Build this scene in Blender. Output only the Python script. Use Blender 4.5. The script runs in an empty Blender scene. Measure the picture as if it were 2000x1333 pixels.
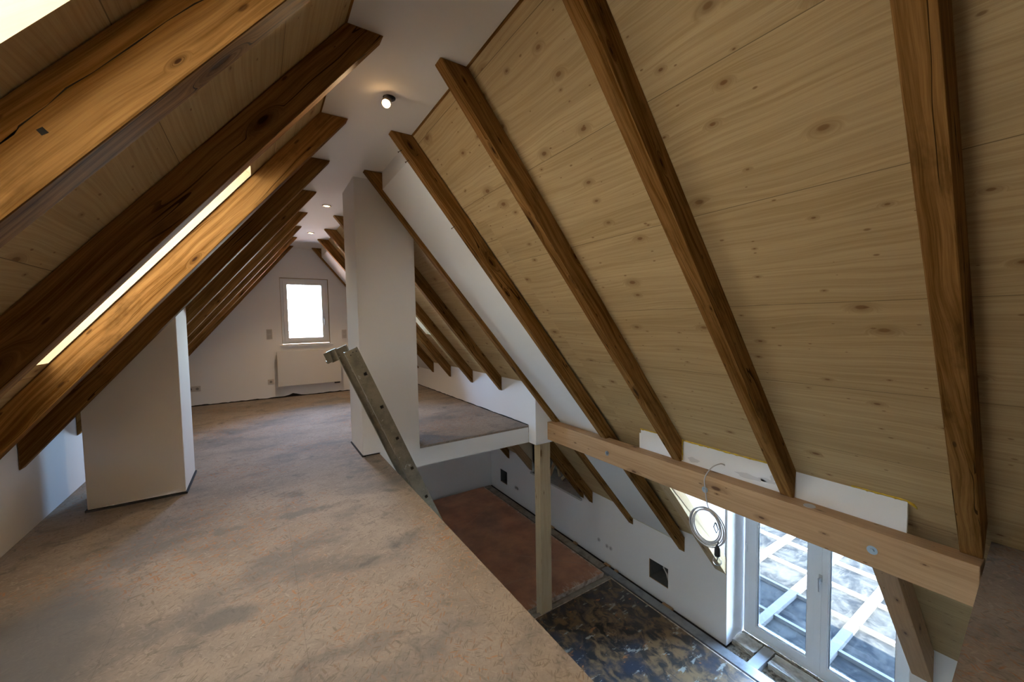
import bpy, bmesh, math, random
from mathutils import Vector, Matrix
random.seed(7)
C = bpy.context.scene.collection
sc = bpy.context.scene

# ------------------------------------------------------------------ camera
cam_d = bpy.data.cameras.new('camera'); cam = bpy.data.objects.new('camera', cam_d); C.objects.link(cam)
cam_d.sensor_width = 36.0; cam_d.sensor_fit = 'HORIZONTAL'; cam_d.lens = 765.03/2000*36.0
cam_d.clip_start = 0.02; cam_d.clip_end = 300
yaw, pitch, roll = math.radians(32.75), math.radians(2.90), math.radians(-0.98)
fwd = Vector((math.sin(yaw)*math.cos(pitch), math.cos(yaw)*math.cos(pitch), -math.sin(pitch)))
rt = Vector((math.cos(yaw), -math.sin(yaw), 0)); up = rt.cross(fwd)
r2 = rt*math.cos(roll) + up*math.sin(roll); u2 = up*math.cos(roll) - rt*math.sin(roll)
M = Matrix((r2, u2, -fwd)).transposed().to_4x4(); M.translation = Vector((0, 0, 1.25))
cam.matrix_world = M
sc.camera = cam

# ------------------------------------------------------------------ colour management, world, sun
sc.view_settings.view_transform = 'Standard'; sc.view_settings.look = 'None'
sc.view_settings.gamma = 1.0; sc.view_settings.use_curve_mapping = False
sc.view_settings.exposure = 1.62
sc.cycles.use_denoising = True
sc.cycles.max_bounces = 10; sc.cycles.diffuse_bounces = 7; sc.cycles.glossy_bounces = 4
sc.cycles.transmission_bounces = 8; sc.cycles.transparent_max_bounces = 12
sc.cycles.caustics_reflective = False; sc.cycles.caustics_refractive = False
sc.cycles.sample_clamp_indirect = 6.0
W = bpy.data.worlds.new('sky'); sc.world = W; W.use_nodes = True
wn = W.node_tree.nodes; wl = W.node_tree.links
for n in list(wn): wn.remove(n)
wo = wn.new('ShaderNodeOutputWorld'); bg = wn.new('ShaderNodeBackground')
sky = wn.new('ShaderNodeTexSky'); sky.sky_type = 'NISHITA'; sky.sun_disc = False
sky.sun_elevation = math.radians(52); sky.sun_rotation = math.radians(200)
sky.air_density = 1.0; sky.dust_density = 0.6; sky.ozone_density = 1.0
mixw = wn.new('ShaderNodeMix'); mixw.data_type = 'RGBA'; mixw.inputs[0].default_value = 0.8
mixw.inputs[7].default_value = (0.255, 0.40, 0.66, 1)      # thin bright haze over the blue
wl.new(sky.outputs[0], mixw.inputs[6])
mp = wn.new('ShaderNodeMix'); mp.data_type = 'RGBA'; mp.blend_type = 'MULTIPLY'; mp.inputs[0].default_value = 1
wl.new(mixw.outputs[2], bg.inputs['Color']); wn.remove(mp)
bg.inputs['Strength'].default_value = 24.0
wl.new(bg.outputs[0], wo.inputs['Surface'])
sd = bpy.data.lights.new('sun', 'SUN'); sd.energy = 95.0; sd.angle = math.radians(0.6); sd.color = (1.0, 0.95, 0.88)
so = bpy.data.objects.new('sun', sd); C.objects.link(so)
so.rotation_euler = Vector((0.42, 0.5, -1.0)).to_track_quat('-Z', 'Y').to_euler()

def portal(name, loc, direction, sx, sy, upv='Z'):
    d = bpy.data.lights.new(name, 'AREA'); d.shape = 'RECTANGLE'; d.size = sx; d.size_y = sy
    d.cycles.is_portal = True
    o = bpy.data.objects.new(name, d); C.objects.link(o); o.location = loc
    o.rotation_euler = Vector(direction).to_track_quat('-Z', upv).to_euler()

# ------------------------------------------------------------------ constants measured from the room
ZC = 2.58; SL = 1.22; ZF = -2.43
LIN, LBD = 0.540, 0.375          # x of rafter inner edge / boards at ceiling height, left slope
RIN, RBD = 0.817, 0.970
XW = 4.25; XL = -1.24; YF = 7.80; YN = -1.70; YB = 7.55
cosl = 1/math.sqrt(1+SL*SL)
def sR(y):
    t = min(1, max(0, (y-2.6)/1.0)); return 1.192 + (1.22-1.192)*t
def zR(x, y=5, off=0.0): return ZC - sR(y)*(x-RBD-off)
def zL(x, off=0.0): return ZC + SL*(x-LBD-off)

# ------------------------------------------------------------------ node helpers
def mat(name):
    m = bpy.data.materials.new(name); m.use_nodes = True
    nt = m.node_tree; b = nt.nodes['Principled BSDF']
    return m, nt, b
def nd(nt, t, **k):
    n = nt.nodes.new(t)
    for a, v in k.items(): setattr(n, a, v)
    return n
def mixc(nt, fac, a, b, blend='MIX'):
    n = nd(nt, 'ShaderNodeMix', data_type='RGBA', blend_type=blend)
    for sock, v in ((0, fac), (6, a), (7, b)):
        if hasattr(v, 'is_linked'): nt.links.new(v, n.inputs[sock])
        else: n.inputs[sock].default_value = v if sock == 0 else (*v, 1)
    return n.outputs[2]
def math_(nt, op, a, b=None, clamp=False):
    n = nd(nt, 'ShaderNodeMath', operation=op, use_clamp=clamp)
    for i, v in enumerate((a, b)):
        if v is None: continue
        if hasattr(v, 'is_linked'): nt.links.new(v, n.inputs[i])
        else: n.inputs[i].default_value = v
    return n.outputs[0]
def ramp(nt, fac, a, b, smooth=True):
    n = nd(nt, 'ShaderNodeMapRange', interpolation_type='SMOOTHSTEP' if smooth else 'LINEAR')
    nt.links.new(fac, n.inputs[0]); n.inputs[1].default_value = a; n.inputs[2].default_value = b
    return n.outputs[0]
def mapping(nt, vec, scale=(1, 1, 1), loc=(0, 0, 0), rot=(0, 0, 0)):
    n = nd(nt, 'ShaderNodeMapping'); nt.links.new(vec, n.inputs[0])
    n.inputs['Scale'].default_value = scale; n.inputs['Rotation'].default_value = rot
    if hasattr(loc, 'is_linked'): nt.links.new(loc, n.inputs['Location'])
    else: n.inputs['Location'].default_value = loc
    return n.outputs[0]
def noise(nt, vec, scale, detail=4, rough=.55, dist=0.0, out=0):
    n = nd(nt, 'ShaderNodeTexNoise'); nt.links.new(vec, n.inputs['Vector'])
    n.inputs['Scale'].default_value = scale; n.inputs['Detail'].default_value = detail
    n.inputs['Roughness'].default_value = rough; n.inputs['Distortion'].default_value = dist
    return n.outputs[out]
def bump(nt, b, h, strength, dist=0.002):
    n = nd(nt, 'ShaderNodeBump'); nt.links.new(h, n.inputs['Height'])
    n.inputs['Strength'].default_value = strength; n.inputs['Distance'].default_value = dist
    nt.links.new(n.outputs[0], b.inputs['Normal'])

def wood(name, light, dark, knot, knot_density=.35, grain=1.0, rough=.6, coat=0.0, seams=None, stains=0.0, knot_scale=(1.6, 6.0), streak=.5, gf=1.0, core=.92, spec=.2):
    """Timber: UV u runs along the grain, v across, both in metres."""
    m, nt, b = mat(name)
    uv = nd(nt, 'ShaderNodeUVMap').outputs[0]
    oi = nd(nt, 'ShaderNodeObjectInfo')
    rnd = nd(nt, 'ShaderNodeCombineXYZ')
    nt.links.new(math_(nt, 'MULTIPLY', oi.outputs['Random'], 37.0), rnd.inputs[0])
    nt.links.new(math_(nt, 'MULTIPLY', oi.outputs['Random'], 11.3), rnd.inputs[1])
    nt.links.new(math_(nt, 'MULTIPLY', oi.outputs['Random'], 5.1), rnd.inputs[2])
    if seams:   # offset every board by its own amount
        sep0 = nd(nt, 'ShaderNodeSeparateXYZ'); nt.links.new(uv, sep0.inputs[0])
        row = math_(nt, 'FLOOR', math_(nt, 'DIVIDE', math_(nt, 'ADD', sep0.outputs[1], seams[1]), seams[0]))
        cmb = nd(nt, 'ShaderNodeCombineXYZ'); nt.links.new(math_(nt, 'MULTIPLY', row, 3.71), cmb.inputs[0]); nt.links.new(math_(nt, 'MULTIPLY', row, 1.93), cmb.inputs[2])
        add = nd(nt, 'ShaderNodeVectorMath', operation='ADD'); nt.links.new(rnd.outputs[0], add.inputs[0]); nt.links.new(cmb.outputs[0], add.inputs[1])
        off = add.outputs[0]
    else: off = rnd.outputs[0]
    add2 = nd(nt, 'ShaderNodeVectorMath', operation='ADD'); nt.links.new(uv, add2.inputs[0]); nt.links.new(off, add2.inputs[1])
    p = add2.outputs[0]
    # knots
    kp = mapping(nt, p, (knot_scale[0], knot_scale[1], 1))
    v = nd(nt, 'ShaderNodeTexVoronoi', voronoi_dimensions='2D'); nt.links.new(kp, v.inputs['Vector']); v.inputs['Scale'].default_value = 1.0
    sepc = nd(nt, 'ShaderNodeSeparateColor'); nt.links.new(v.outputs['Color'], sepc.inputs[0])
    on = math_(nt, 'LESS_THAN', sepc.outputs[0], knot_density)
    rad = math_(nt, 'ADD', math_(nt, 'MULTIPLY', math_(nt, 'MULTIPLY', sepc.outputs[1], sepc.outputs[1]), 0.085), 0.022)
    rel = math_(nt, 'DIVIDE', v.outputs['Distance'], rad)
    k_core = math_(nt, 'MULTIPLY', on, math_(nt, 'SUBTRACT', 1.0, ramp(nt, rel, 0.6, 1.15)))
    k_halo = math_(nt, 'MULTIPLY', on, math_(nt, 'SUBTRACT', 1.0, ramp(nt, rel, 0.9, 3.6)))
    v2 = nd(nt, 'ShaderNodeTexVoronoi', voronoi_dimensions='2D'); nt.links.new(mapping(nt, p, (knot_scale[0]*1.9, knot_scale[1]*2.1, 1), (5.3, 2.7, 0)), v2.inputs['Vector']); v2.inputs['Scale'].default_value = 1.0
    sp2 = nd(nt, 'ShaderNodeSeparateColor'); nt.links.new(v2.outputs['Color'], sp2.inputs[0])
    pin = math_(nt, 'MULTIPLY', math_(nt, 'LESS_THAN', sp2.outputs[0], knot_density*.5), math_(nt, 'SUBTRACT', 1.0, ramp(nt, math_(nt, 'DIVIDE', v2.outputs['Distance'], math_(nt, 'ADD', math_(nt, 'MULTIPLY', sp2.outputs[1], .07), .025)), .5, 1.2)))
    # grain, pushed around the knots
    warp = nd(nt, 'ShaderNodeVectorMath', operation='ADD')
    cw = nd(nt, 'ShaderNodeCombineXYZ'); nt.links.new(math_(nt, 'MULTIPLY', k_halo, 0.05), cw.inputs[1])
    nt.links.new(p, warp.inputs[0]); nt.links.new(cw.outputs[0], warp.inputs[1])
    low = noise(nt, mapping(nt, p, (1.2, 3, 1)), 1.0, 2)
    cw2 = nd(nt, 'ShaderNodeCombineXYZ'); nt.links.new(math_(nt, 'MULTIPLY', low, 0.10), cw2.inputs[1])
    warp2 = nd(nt, 'ShaderNodeVectorMath', operation='ADD'); nt.links.new(warp.outputs[0], warp2.inputs[0]); nt.links.new(cw2.outputs[0], warp2.inputs[1])
    g1 = noise(nt, mapping(nt, warp2.outputs[0], (1.0, 34*gf, 1)), 1.6, 5, .6)
    g2 = noise(nt, mapping(nt, warp2.outputs[0], (3.0, 190*gf, 1)), 1.5, 3, .7)
    g3 = noise(nt, mapping(nt, p, (.8, 5, 1)), 1.0, 3, .5)
    f = math_(nt, 'ADD', math_(nt, 'MULTIPLY', ramp(nt, g1, .35, .68), .55*grain), math_(nt, 'MULTIPLY', ramp(nt, g2, .3, .75), .35*grain))
    f = math_(nt, 'ADD', f, math_(nt, 'MULTIPLY', ramp(nt, g3, .35, .7), streak*.5), True)
    col = mixc(nt, f, light, dark)
    col = mixc(nt, math_(nt, 'MULTIPLY', k_halo, .55), col, tuple(.45*a+.55*c for a, c in zip(dark, knot)))
    col = mixc(nt, math_(nt, 'MULTIPLY', k_core, core), col, knot)
    col = mixc(nt, math_(nt, 'MULTIPLY', pin, .7), col, knot)
    if seams:
        fr = math_(nt, 'FRACT', math_(nt, 'DIVIDE', math_(nt, 'ADD', sep0.outputs[1], seams[1]), seams[0]))
        line = math_(nt, 'LESS_THAN', fr, seams[2]/seams[0])
        # lamella tone: narrow strips differ slightly
        st = nd(nt, 'ShaderNodeTexWhiteNoise', noise_dimensions='1D'); nt.links.new(math_(nt, 'FLOOR', math_(nt, 'MULTIPLY', sep0.outputs[1], 9.3)), st.inputs['W'])
        col = mixc(nt, math_(nt, 'MULTIPLY', st.outputs[0], .30), col, tuple(c*.80 for c in dark))
        col = mixc(nt, math_(nt, 'MULTIPLY', line, .75), col, tuple(c*.3 for c in dark))
    if stains:
        s = noise(nt, mapping(nt, p, (1.5, 4, 1)), 2.2, 5, .65)
        col = mixc(nt, math_(nt, 'MULTIPLY', ramp(nt, s, .52, .75), stains), col, tuple(c*.35 for c in dark))
        # drying checks along the grain
        cr = noise(nt, mapping(nt, warp2.outputs[0], (.5, 10, 1)), 1.0, 2, .5)
        crk = math_(nt, 'LESS_THAN', math_(nt, 'ABSOLUTE', math_(nt, 'SUBTRACT', cr, .5)), .0055)
        msk = ramp(nt, noise(nt, mapping(nt, p, (1.1, 2, 1)), 1.3, 1), .5, .56)
        col = mixc(nt, math_(nt, 'MULTIPLY', math_(nt, 'MULTIPLY', crk, msk), .85), col, tuple(c*.15 for c in dark))
    nt.links.new(col, b.inputs['Base Color'])
    b.inputs['Roughness'].default_value = rough
    b.inputs['Specular IOR Level'].default_value = spec
    bump(nt, b, math_(nt, 'ADD', g1, math_(nt, 'MULTIPLY', k_core, -.8)), .25, .002)
    return m

def plain(name, col, rough=.6, metal=0, spec=.4, mottle=0.0, scale=8, col2=None, bmp=0.0, bscale=300):
    m, nt, b = mat(name)
    b.inputs['Roughness'].default_value = rough; b.inputs['Metallic'].default_value = metal
    b.inputs['Specular IOR Level'].default_value = spec
    tc = nd(nt, 'ShaderNodeTexCoord').outputs['Object']
    n = noise(nt, tc, scale, 5, .6)
    c2 = col2 or tuple(c*.8 for c in col)
    nt.links.new(mixc(nt, math_(nt, 'MULTIPLY', ramp(nt, n, .35, .75), mottle), col, c2), b.inputs['Base Color'])
    if bmp: bump(nt, b, noise(nt, tc, bscale, 2), bmp, .001)
    return m

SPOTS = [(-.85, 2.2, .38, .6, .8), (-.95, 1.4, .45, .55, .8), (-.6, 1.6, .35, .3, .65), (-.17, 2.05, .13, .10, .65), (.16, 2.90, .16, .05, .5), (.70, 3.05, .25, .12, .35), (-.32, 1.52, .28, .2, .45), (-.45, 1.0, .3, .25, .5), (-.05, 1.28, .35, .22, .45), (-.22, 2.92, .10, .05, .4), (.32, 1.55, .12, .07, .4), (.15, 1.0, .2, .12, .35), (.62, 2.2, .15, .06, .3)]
def chipboard(name, base, base2, chip, stain, stain_amt):
    m, nt, b = mat(name)
    uv = nd(nt, 'ShaderNodeUVMap').outputs[0]
    col = mixc(nt, ramp(nt, noise(nt, uv, 1.3, 4, .6), .35, .65), base, base2)
    acc = None
    for i, (ang, sc_, thr) in enumerate(((.3, 62, .34), (1.25, 50, .30), (2.2, 70, .34), (2.85, 44, .24), (.8, 105, .36), (1.9, 120, .36), (2.5, 90, .3))):
        q = mapping(nt, uv, (.24, 1.0, 1), (i*3.3, i*1.7, 0), (0, 0, ang))
        # rotate first, stretch after
        q = mapping(nt, uv, (1, 1, 1), (i*3.3, i*1.7, 0), (0, 0, ang)); q = mapping(nt, q, (.22, 1.15, 1))
        v = nd(nt, 'ShaderNodeTexVoronoi', voronoi_dimensions='2D'); nt.links.new(q, v.inputs['Vector']); v.inputs['Scale'].default_value = sc_
        s = nd(nt, 'ShaderNodeSeparateColor'); nt.links.new(v.outputs['Color'], s.inputs[0])
        msk = math_(nt, 'MULTIPLY', math_(nt, 'LESS_THAN', s.outputs[0], thr), math_(nt, 'SUBTRACT', 1, ramp(nt, v.outputs['Distance'], .16, .34)))
        tone = mixc(nt, s.outputs[1], tuple(c*.80 for c in base2), tuple(min(1, c*1.10) for c in base))
        col = mixc(nt, math_(nt, 'MULTIPLY', msk, .85), col, tone)
        hot = math_(nt, 'MULTIPLY', msk, math_(nt, 'GREATER_THAN', s.outputs[2], .72))
        wear = ramp(nt, noise(nt, mapping(nt, uv, (1, 1, 1), (7, 3, 0)), 1.1, 3, .6), .42, .62)
        col = mixc(nt, math_(nt, 'MULTIPLY', math_(nt, 'MULTIPLY', hot, wear), .75), col, chip)
    fine = noise(nt, uv, 90, 3, .7)
    col = mixc(nt, math_(nt, 'MULTIPLY', ramp(nt, fine, .3, .7), .22), col, tuple(c*.6 for c in base2))
    # scuffs and grey dirt
    s1 = ramp(nt, noise(nt, mapping(nt, uv, (1, 1.5, 1), (2.2, 5.1, 0)), 1.5, 6, .66), .47, .66)
    s2 = ramp(nt, noise(nt, mapping(nt, uv, (1, 1, 1), (9, 1, 0)), 4.2, 5, .65, .6), .56, .70)
    col = mixc(nt, math_(nt, 'MULTIPLY', s1, .55*stain_amt), col, stain)
    col = mixc(nt, math_(nt, 'MULTIPLY', s2, .45*stain_amt), col, tuple(c*.6 for c in stain))
    # soft patches: traffic dirt, and at the near left also painted corner dimness
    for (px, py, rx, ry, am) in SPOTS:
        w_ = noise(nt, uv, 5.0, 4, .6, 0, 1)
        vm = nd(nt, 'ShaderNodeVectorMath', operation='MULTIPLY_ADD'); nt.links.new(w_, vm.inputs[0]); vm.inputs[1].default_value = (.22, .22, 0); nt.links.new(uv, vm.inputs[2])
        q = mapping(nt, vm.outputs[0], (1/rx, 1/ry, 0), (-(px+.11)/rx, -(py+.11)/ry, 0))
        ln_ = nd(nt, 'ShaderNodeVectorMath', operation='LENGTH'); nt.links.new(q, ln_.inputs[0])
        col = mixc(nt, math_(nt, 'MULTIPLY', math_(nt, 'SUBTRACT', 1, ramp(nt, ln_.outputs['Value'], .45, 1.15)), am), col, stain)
    # sheet joints
    sep = nd(nt, 'ShaderNodeSeparateXYZ'); nt.links.new(uv, sep.inputs[0])
    for ax, per, of in ((0, .66, .46), (1, 2.05, .35)):
        fr = math_(nt, 'FRACT', math_(nt, 'DIVIDE', math_(nt, 'ADD', sep.outputs[ax], of+10), per))
        ln = math_(nt, 'LESS_THAN', fr, .0028/per)
        col = mixc(nt, math_(nt, 'MULTIPLY', ln, .22), col, tuple(c*.3 for c in base2))
    nt.links.new(col, b.inputs['Base Color']); b.inputs['Roughness'].default_value = .8
    b.inputs['Specular IOR Level'].default_value = .12
    bump(nt, b, fine, .3, .002)
    return m

def plaster(name, col, rough=.85):
    m, nt, b = mat(name)
    tc = nd(nt, 'ShaderNodeTexCoord').outputs['Object']
    c = mixc(nt, math_(nt, 'MULTIPLY', ramp(nt, noise(nt, tc, .9, 4, .6), .4, .7), .10), col, tuple(x*.8 for x in col))
    nt.links.new(c, b.inputs['Base Color']); b.inputs['Roughness'].default_value = rough
    b.inputs['Specular IOR Level'].default_value = .2
    bump(nt, b, noise(nt, tc, 240, 3, .6), .22, .0015)
    return m

M_OLD = wood('old_timber', (.35, .185, .062), (.112, .046, .008), (.035, .014, .006), .55, 1.0, .68, stains=.6, spec=.03, knot_scale=(2.1, 7), streak=.8)
M_NEW = wood('new_timber', (.50, .315, .165), (.335, .185, .085), (.10, .045, .02), .40, .8, .6, knot_scale=(2.6, 7))
M_CREAM = wood('planed_spruce', (.54, .415, .26), (.40, .28, .155), (.16, .08, .03), .3, .7, .6)
M_BOARD = wood('spruce_boards', (.58, .435, .235), (.375, .250, .110), (.17, .075, .022), .36, .9, .6, seams=(.534, .04, .003), knot_scale=(4.2, 8.0), streak=.45, gf=1.7, core=.8)
M_LINING = wood('window_lining', (.70, .58, .40), (.58, .45, .28), (.3, .18, .08), .1, .5, .6)
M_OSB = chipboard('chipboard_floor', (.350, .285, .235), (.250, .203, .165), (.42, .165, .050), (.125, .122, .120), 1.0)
M_EDGE = plain('raw_board_edge', (.52, .37, .22), .8, mottle=.5, scale=40)
M_WALL = plaster('white_plaster', (.80, .79, .785))
M_WALLC = plaster('white_ceiling_paint', (.80, .785, .77))
M_PANELW = plaster('white_board', (.76, .76, .765))
M_GREYW = plaster('bare_grey_render', (.50, .52, .50))
M_PVC = plain('white_pvc', (.74, .76, .78), .3)
M_CHROME = plain('brushed_metal', (.55, .56, .58), .28, 1.0)
M_DARK = plain('dark_gap', (.018, .014, .011), .95, mottle=.5)
M_CAV = plain('dark_cavity_lining', (.12, .12, .11), .95, mottle=.9, scale=20)
M_BLACK = plain('black_plastic', (.015, .015, .017), .45)
M_RAD = plain('radiator_enamel', (.66, .63, .60), .35)
M_FOAM = plain('yellow_foam', (.62, .42, .04), .9, mottle=.8, scale=30, col2=(.35, .22, .03), bmp=.6, bscale=90)
M_TAPE = plain('cream_sealant', (.50, .46, .34), .8)
M_GRANITE = plain('grey_stone', (.50, .49, .46), .6, mottle=.8, scale=25, col2=(.33, .33, .32))
M_CONC = plain('rough_concrete', (.56, .55, .49), .95, mottle=.8, scale=14, col2=(.30, .27, .22), bmp=.8, bscale=60)
M_RUBBLE = plain('crumbled_mortar', (.42, .38, .31), .95, mottle=1, scale=30, col2=(.08, .065, .05), bmp=1.0, bscale=50)
M_LATH = plain('weathered_batten', (.34, .30, .25), .85, mottle=.9, scale=9, col2=(.17, .15, .125), bmp=.4, bscale=60)
M_ZINC = plain('grey_metal_strip', (.30, .31, .32), .42, .55, mottle=.9, scale=6, col2=(.16, .16, .17))
M_CABLE = plain('grey_cable', (.50, .47, .45), .45)
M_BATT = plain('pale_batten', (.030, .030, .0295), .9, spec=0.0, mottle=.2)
M_FRONTCAP = plain('plank_concrete', (.38, .38, .37), .9, mottle=.4, scale=12)

def alu():
    m, nt, b = mat('worn_aluminium')
    tc = nd(nt, 'ShaderNodeTexCoord').outputs['Object']
    c = mixc(nt, ramp(nt, noise(nt, tc, 6, 6, .7), .35, .7), (.24, .21, .155), (.13, .115, .085))
    c = mixc(nt, ramp(nt, noise(nt, tc, 22, 5, .7, 1.5), .62, .70), c, (.42, .41, .37))
    c = mixc(nt, ramp(nt, noise(nt, tc, 35, 4, .7), .66, .72), c, (.05, .04, .03))
    nt.links.new(c, b.inputs['Base Color']); b.inputs['Metallic'].default_value = .35; b.inputs['Roughness'].default_value = .45
    return m
M_ALU = alu()

def glass(name, tint=(.95, .98, .98)):
    m, nt, b = mat(name); nt.nodes.remove(b)
    out = nt.nodes['Material Output']
    tr = nd(nt, 'ShaderNodeBsdfTransparent'); tr.inputs[0].default_value = (*tint, 1)
    gl = nd(nt, 'ShaderNodeBsdfGlossy'); gl.inputs['Roughness'].default_value = .02
    fr = nd(nt, 'ShaderNodeFresnel'); fr.inputs['IOR'].default_value = 1.45
    mx = nd(nt, 'ShaderNodeMixShader'); nt.links.new(fr.outputs[0], mx.inputs[0]); nt.links.new(tr.outputs[0], mx.inputs[1]); nt.links.new(gl.outputs[0], mx.inputs[2])
    nt.links.new(mx.outputs[0], out.inputs['Surface'])
    return m
M_GLASS = glass('clear_glass')
def added_blind(c, nm):
    m, nt, b = mat(nm); nt.nodes.remove(b); out = nt.nodes['Material Output']
    t = nd(nt, 'ShaderNodeBsdfTranslucent'); t.inputs[0].default_value = (*c, 1)
    nt.links.new(t.outputs[0], out.inputs['Surface']); return m
M_ADDED_BLIND = added_blind((.120, .104, .083), 'added_blind_cloth'); M_ADDED_SHEER = added_blind((.12, .11, .095), 'added_sheer_cloth')  # unseen diffusing sheets, added so the sun throws no patches indoors

def lower_board(name, red):
    m, nt, b = mat(name)
    uv = nd(nt, 'ShaderNodeUVMap').outputs[0]
    if red:
        c = mixc(nt, ramp(nt, noise(nt, uv, 2.0, 6, .65), .3, .7), (.60, .29, .16), (.34, .165, .10))
        c = mixc(nt, ramp(nt, noise(nt, mapping(nt, uv, (1, 3, 1), (3, 1, 0), (0, 0, .5)), 14, 5, .7), .60, .72), c, (.46, .26, .16))
        dots = ramp(nt, noise(nt, uv, 34, 3, .6), .70, .76)
        c = mixc(nt, math_(nt, 'MULTIPLY', dots, .6), c, (.62, .56, .50))
        # worn pale rim at the near and wall side
        sep = nd(nt, 'ShaderNodeSeparateXYZ'); nt.links.new(uv, sep.inputs[0])
        rim = math_(nt, 'MAXIMUM', math_(nt, 'SUBTRACT', 1, ramp(nt, sep.outputs[1], 3.86, 4.10)), ramp(nt, sep.outputs[0], 3.90, 4.0))
        rn = ramp(nt, noise(nt, mapping(nt, uv, (3, 1, 1)), 9, 6, .75), .50, .62)
        c = mixc(nt, math_(nt, 'MULTIPLY', math_(nt, 'MULTIPLY', rim, rn), .8), c, (.66, .56, .48))
        lines = None
        for (x0, y0, x1, y1, w) in ((3.05, 5.1, 3.95, 4.15, .014), (2.4, 5.9, 3.7, 6.6, .010), (1.8, 4.6, 3.5, 4.35, .012), (2.2, 5.2, 3.2, 5.35, .008)):
            dx, dy = x1-x0, y1-y0; L = math.hypot(dx, dy); dx /= L; dy /= L
            px = math_(nt, 'SUBTRACT', sep.outputs[0], x0); py = math_(nt, 'SUBTRACT', sep.outputs[1], y0)
            al = math_(nt, 'ADD', math_(nt, 'MULTIPLY', px, dx), math_(nt, 'MULTIPLY', py, dy))
            ac = math_(nt, 'ABSOLUTE', math_(nt, 'SUBTRACT', math_(nt, 'MULTIPLY', px, dy), math_(nt, 'MULTIPLY', py, dx)))
            g = math_(nt, 'MULTIPLY', math_(nt, 'LESS_THAN', ac, w), math_(nt, 'MULTIPLY', math_(nt, 'GREATER_THAN', al, 0), math_(nt, 'LESS_THAN', al, L)))
            c = mixc(nt, math_(nt, 'MULTIPLY', g, .45), c, (.48, .28, .18))
    else:
        q = mapping(nt, uv, (1.4, 1, 1), (0, 0, 0), (0, 0, -.6))
        c = mixc(nt, ramp(nt, noise(nt, q, 5.8, 6, .62, .7), .40, .60), (.20, .120, .055), (.032, .028, .026))
        c = mixc(nt, ramp(nt, noise(nt, mapping(nt, uv, (1, 1, 1), (4, 4, 0)), 2.6, 6, .65), .48, .64), c, (.036, .038, .050))
        c = mixc(nt, math_(nt, 'MULTIPLY', ramp(nt, noise(nt, mapping(nt, uv, (1, 2.4, 1), (5, 2, 0), (0, 0, .9)), 3.6, 7, .68), .585, .635), .8), c, (.33, .34, .30))
        c = mixc(nt, math_(nt, 'MULTIPLY', ramp(nt, noise(nt, mapping(nt, uv, (1, 2, 1), (1, 8, 0), (0, 0, .6)), 5, 3, .6), .66, .69), .8), c, (.34, .13, .04))
    nt.links.new(c, b.inputs['Base Color']); b.inputs['Roughness'].default_value = .38 if not red else .5
    bump(nt, b, noise(nt, uv, 12, 5, .7), .3, .003)
    return m
M_RED = lower_board('worn_red_brown_board', True)
M_MOTTLE = lower_board('stained_dark_board', False)

def slabmat():
    m, nt, b = mat('grey_terrace_slab')
    tc = nd(nt, 'ShaderNodeTexCoord').outputs['Object']
    c = mixc(nt, ramp(nt, noise(nt, tc, 3.2, 7, .7, .6), .35, .65), (.0105, .011, .0106), (.0034, .004, .0046))
    c = mixc(nt, math_(nt, 'MULTIPLY', ramp(nt, noise(nt, mapping(nt, tc, (.4, 3, 1)), 6, 5, .7), .55, .7), .4), c, (.017, .017, .0165))
    nt.links.new(c, b.inputs['Base Color']); b.inputs['Roughness'].default_value = .9; b.inputs['Specular IOR Level'].default_value = .0
    return m
M_SLAB = slabmat()

def emis(name, col, s):
    m, nt, b = mat(name)
    b.inputs['Base Color'].default_value = (*col, 1); b.inputs['Emission Color'].default_value = (*col, 1); b.inputs['Emission Strength'].default_value = s
    return m
M_LAMP = emis('lit_lamp', (1, .60, .27), 9)

# ------------------------------------------------------------------ mesh helpers
def uvmap(me, L=None, origin=Vector((0, 0, 0))):
    """box-project in metres; L = grain direction"""
    uvl = me.uv_layers.new(name='UVMap')
    for p in me.polygons:
        n = p.normal
        if L is None:
            a = Vector((1, 0, 0)) if abs(n.x) < .7 else Vector((0, 1, 0)); bb = Vector((0, 1, 0)) if abs(n.z) > .6 else Vector((0, 0, 1))
        else:
            if abs(n.dot(L)) > .8:
                a = n.orthogonal().normalized(); bb = n.cross(a)
            else:
                a = (L - n*L.dot(n)).normalized(); bb = n.cross(a)
                if bb.dot(Vector((1, 1, -1))) < 0: bb = -bb
        k = 0.0 if L is None else 3.1*round(abs(n.x)*3+abs(n.y)*5, 1)
        for li in p.loop_indices:
            c = me.vertices[me.loops[li].vertex_index].co - origin
            uvl.data[li].uv = (c.dot(a)+k, c.dot(bb)+(k*.7 if L is not None else 0))
def obj(name, bm, m, parent=None, grain=None, bevel=0.0, smooth=False, keep_uv=False):
    bmesh.ops.recalc_face_normals(bm, faces=bm.faces)
    if bevel:
        es = [e for e in bm.edges if len(e.link_faces) == 2 and e.calc_face_angle(0) > .5]
        bmesh.ops.bevel(bm, geom=es, offset=bevel, segments=2, affect='EDGES', profile=.6, clamp_overlap=True)
    me = bpy.data.meshes.new(name); bm.to_mesh(me); bm.free()
    if not keep_uv: uvmap(me, grain)
    if smooth:
        for p in me.polygons: p.use_smooth = True
    for mm in (m if isinstance(m, (list, tuple)) else [m]): me.materials.append(mm)
    o = bpy.data.objects.new(name, me); C.objects.link(o)
    if parent is not None: o.parent = parent; o.matrix_parent_inverse = parent.matrix_world.inverted()
    return o
def struct(name, bm, m, parent=None, **k):
    o = obj(name, bm, m, parent, **k)
    if parent is None: o['kind'] = 'structure'
    return o
def tag(o, label, cat, group=None):
    o['label'] = label; o['category'] = cat
    if group: o['group'] = group
    return o
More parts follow.
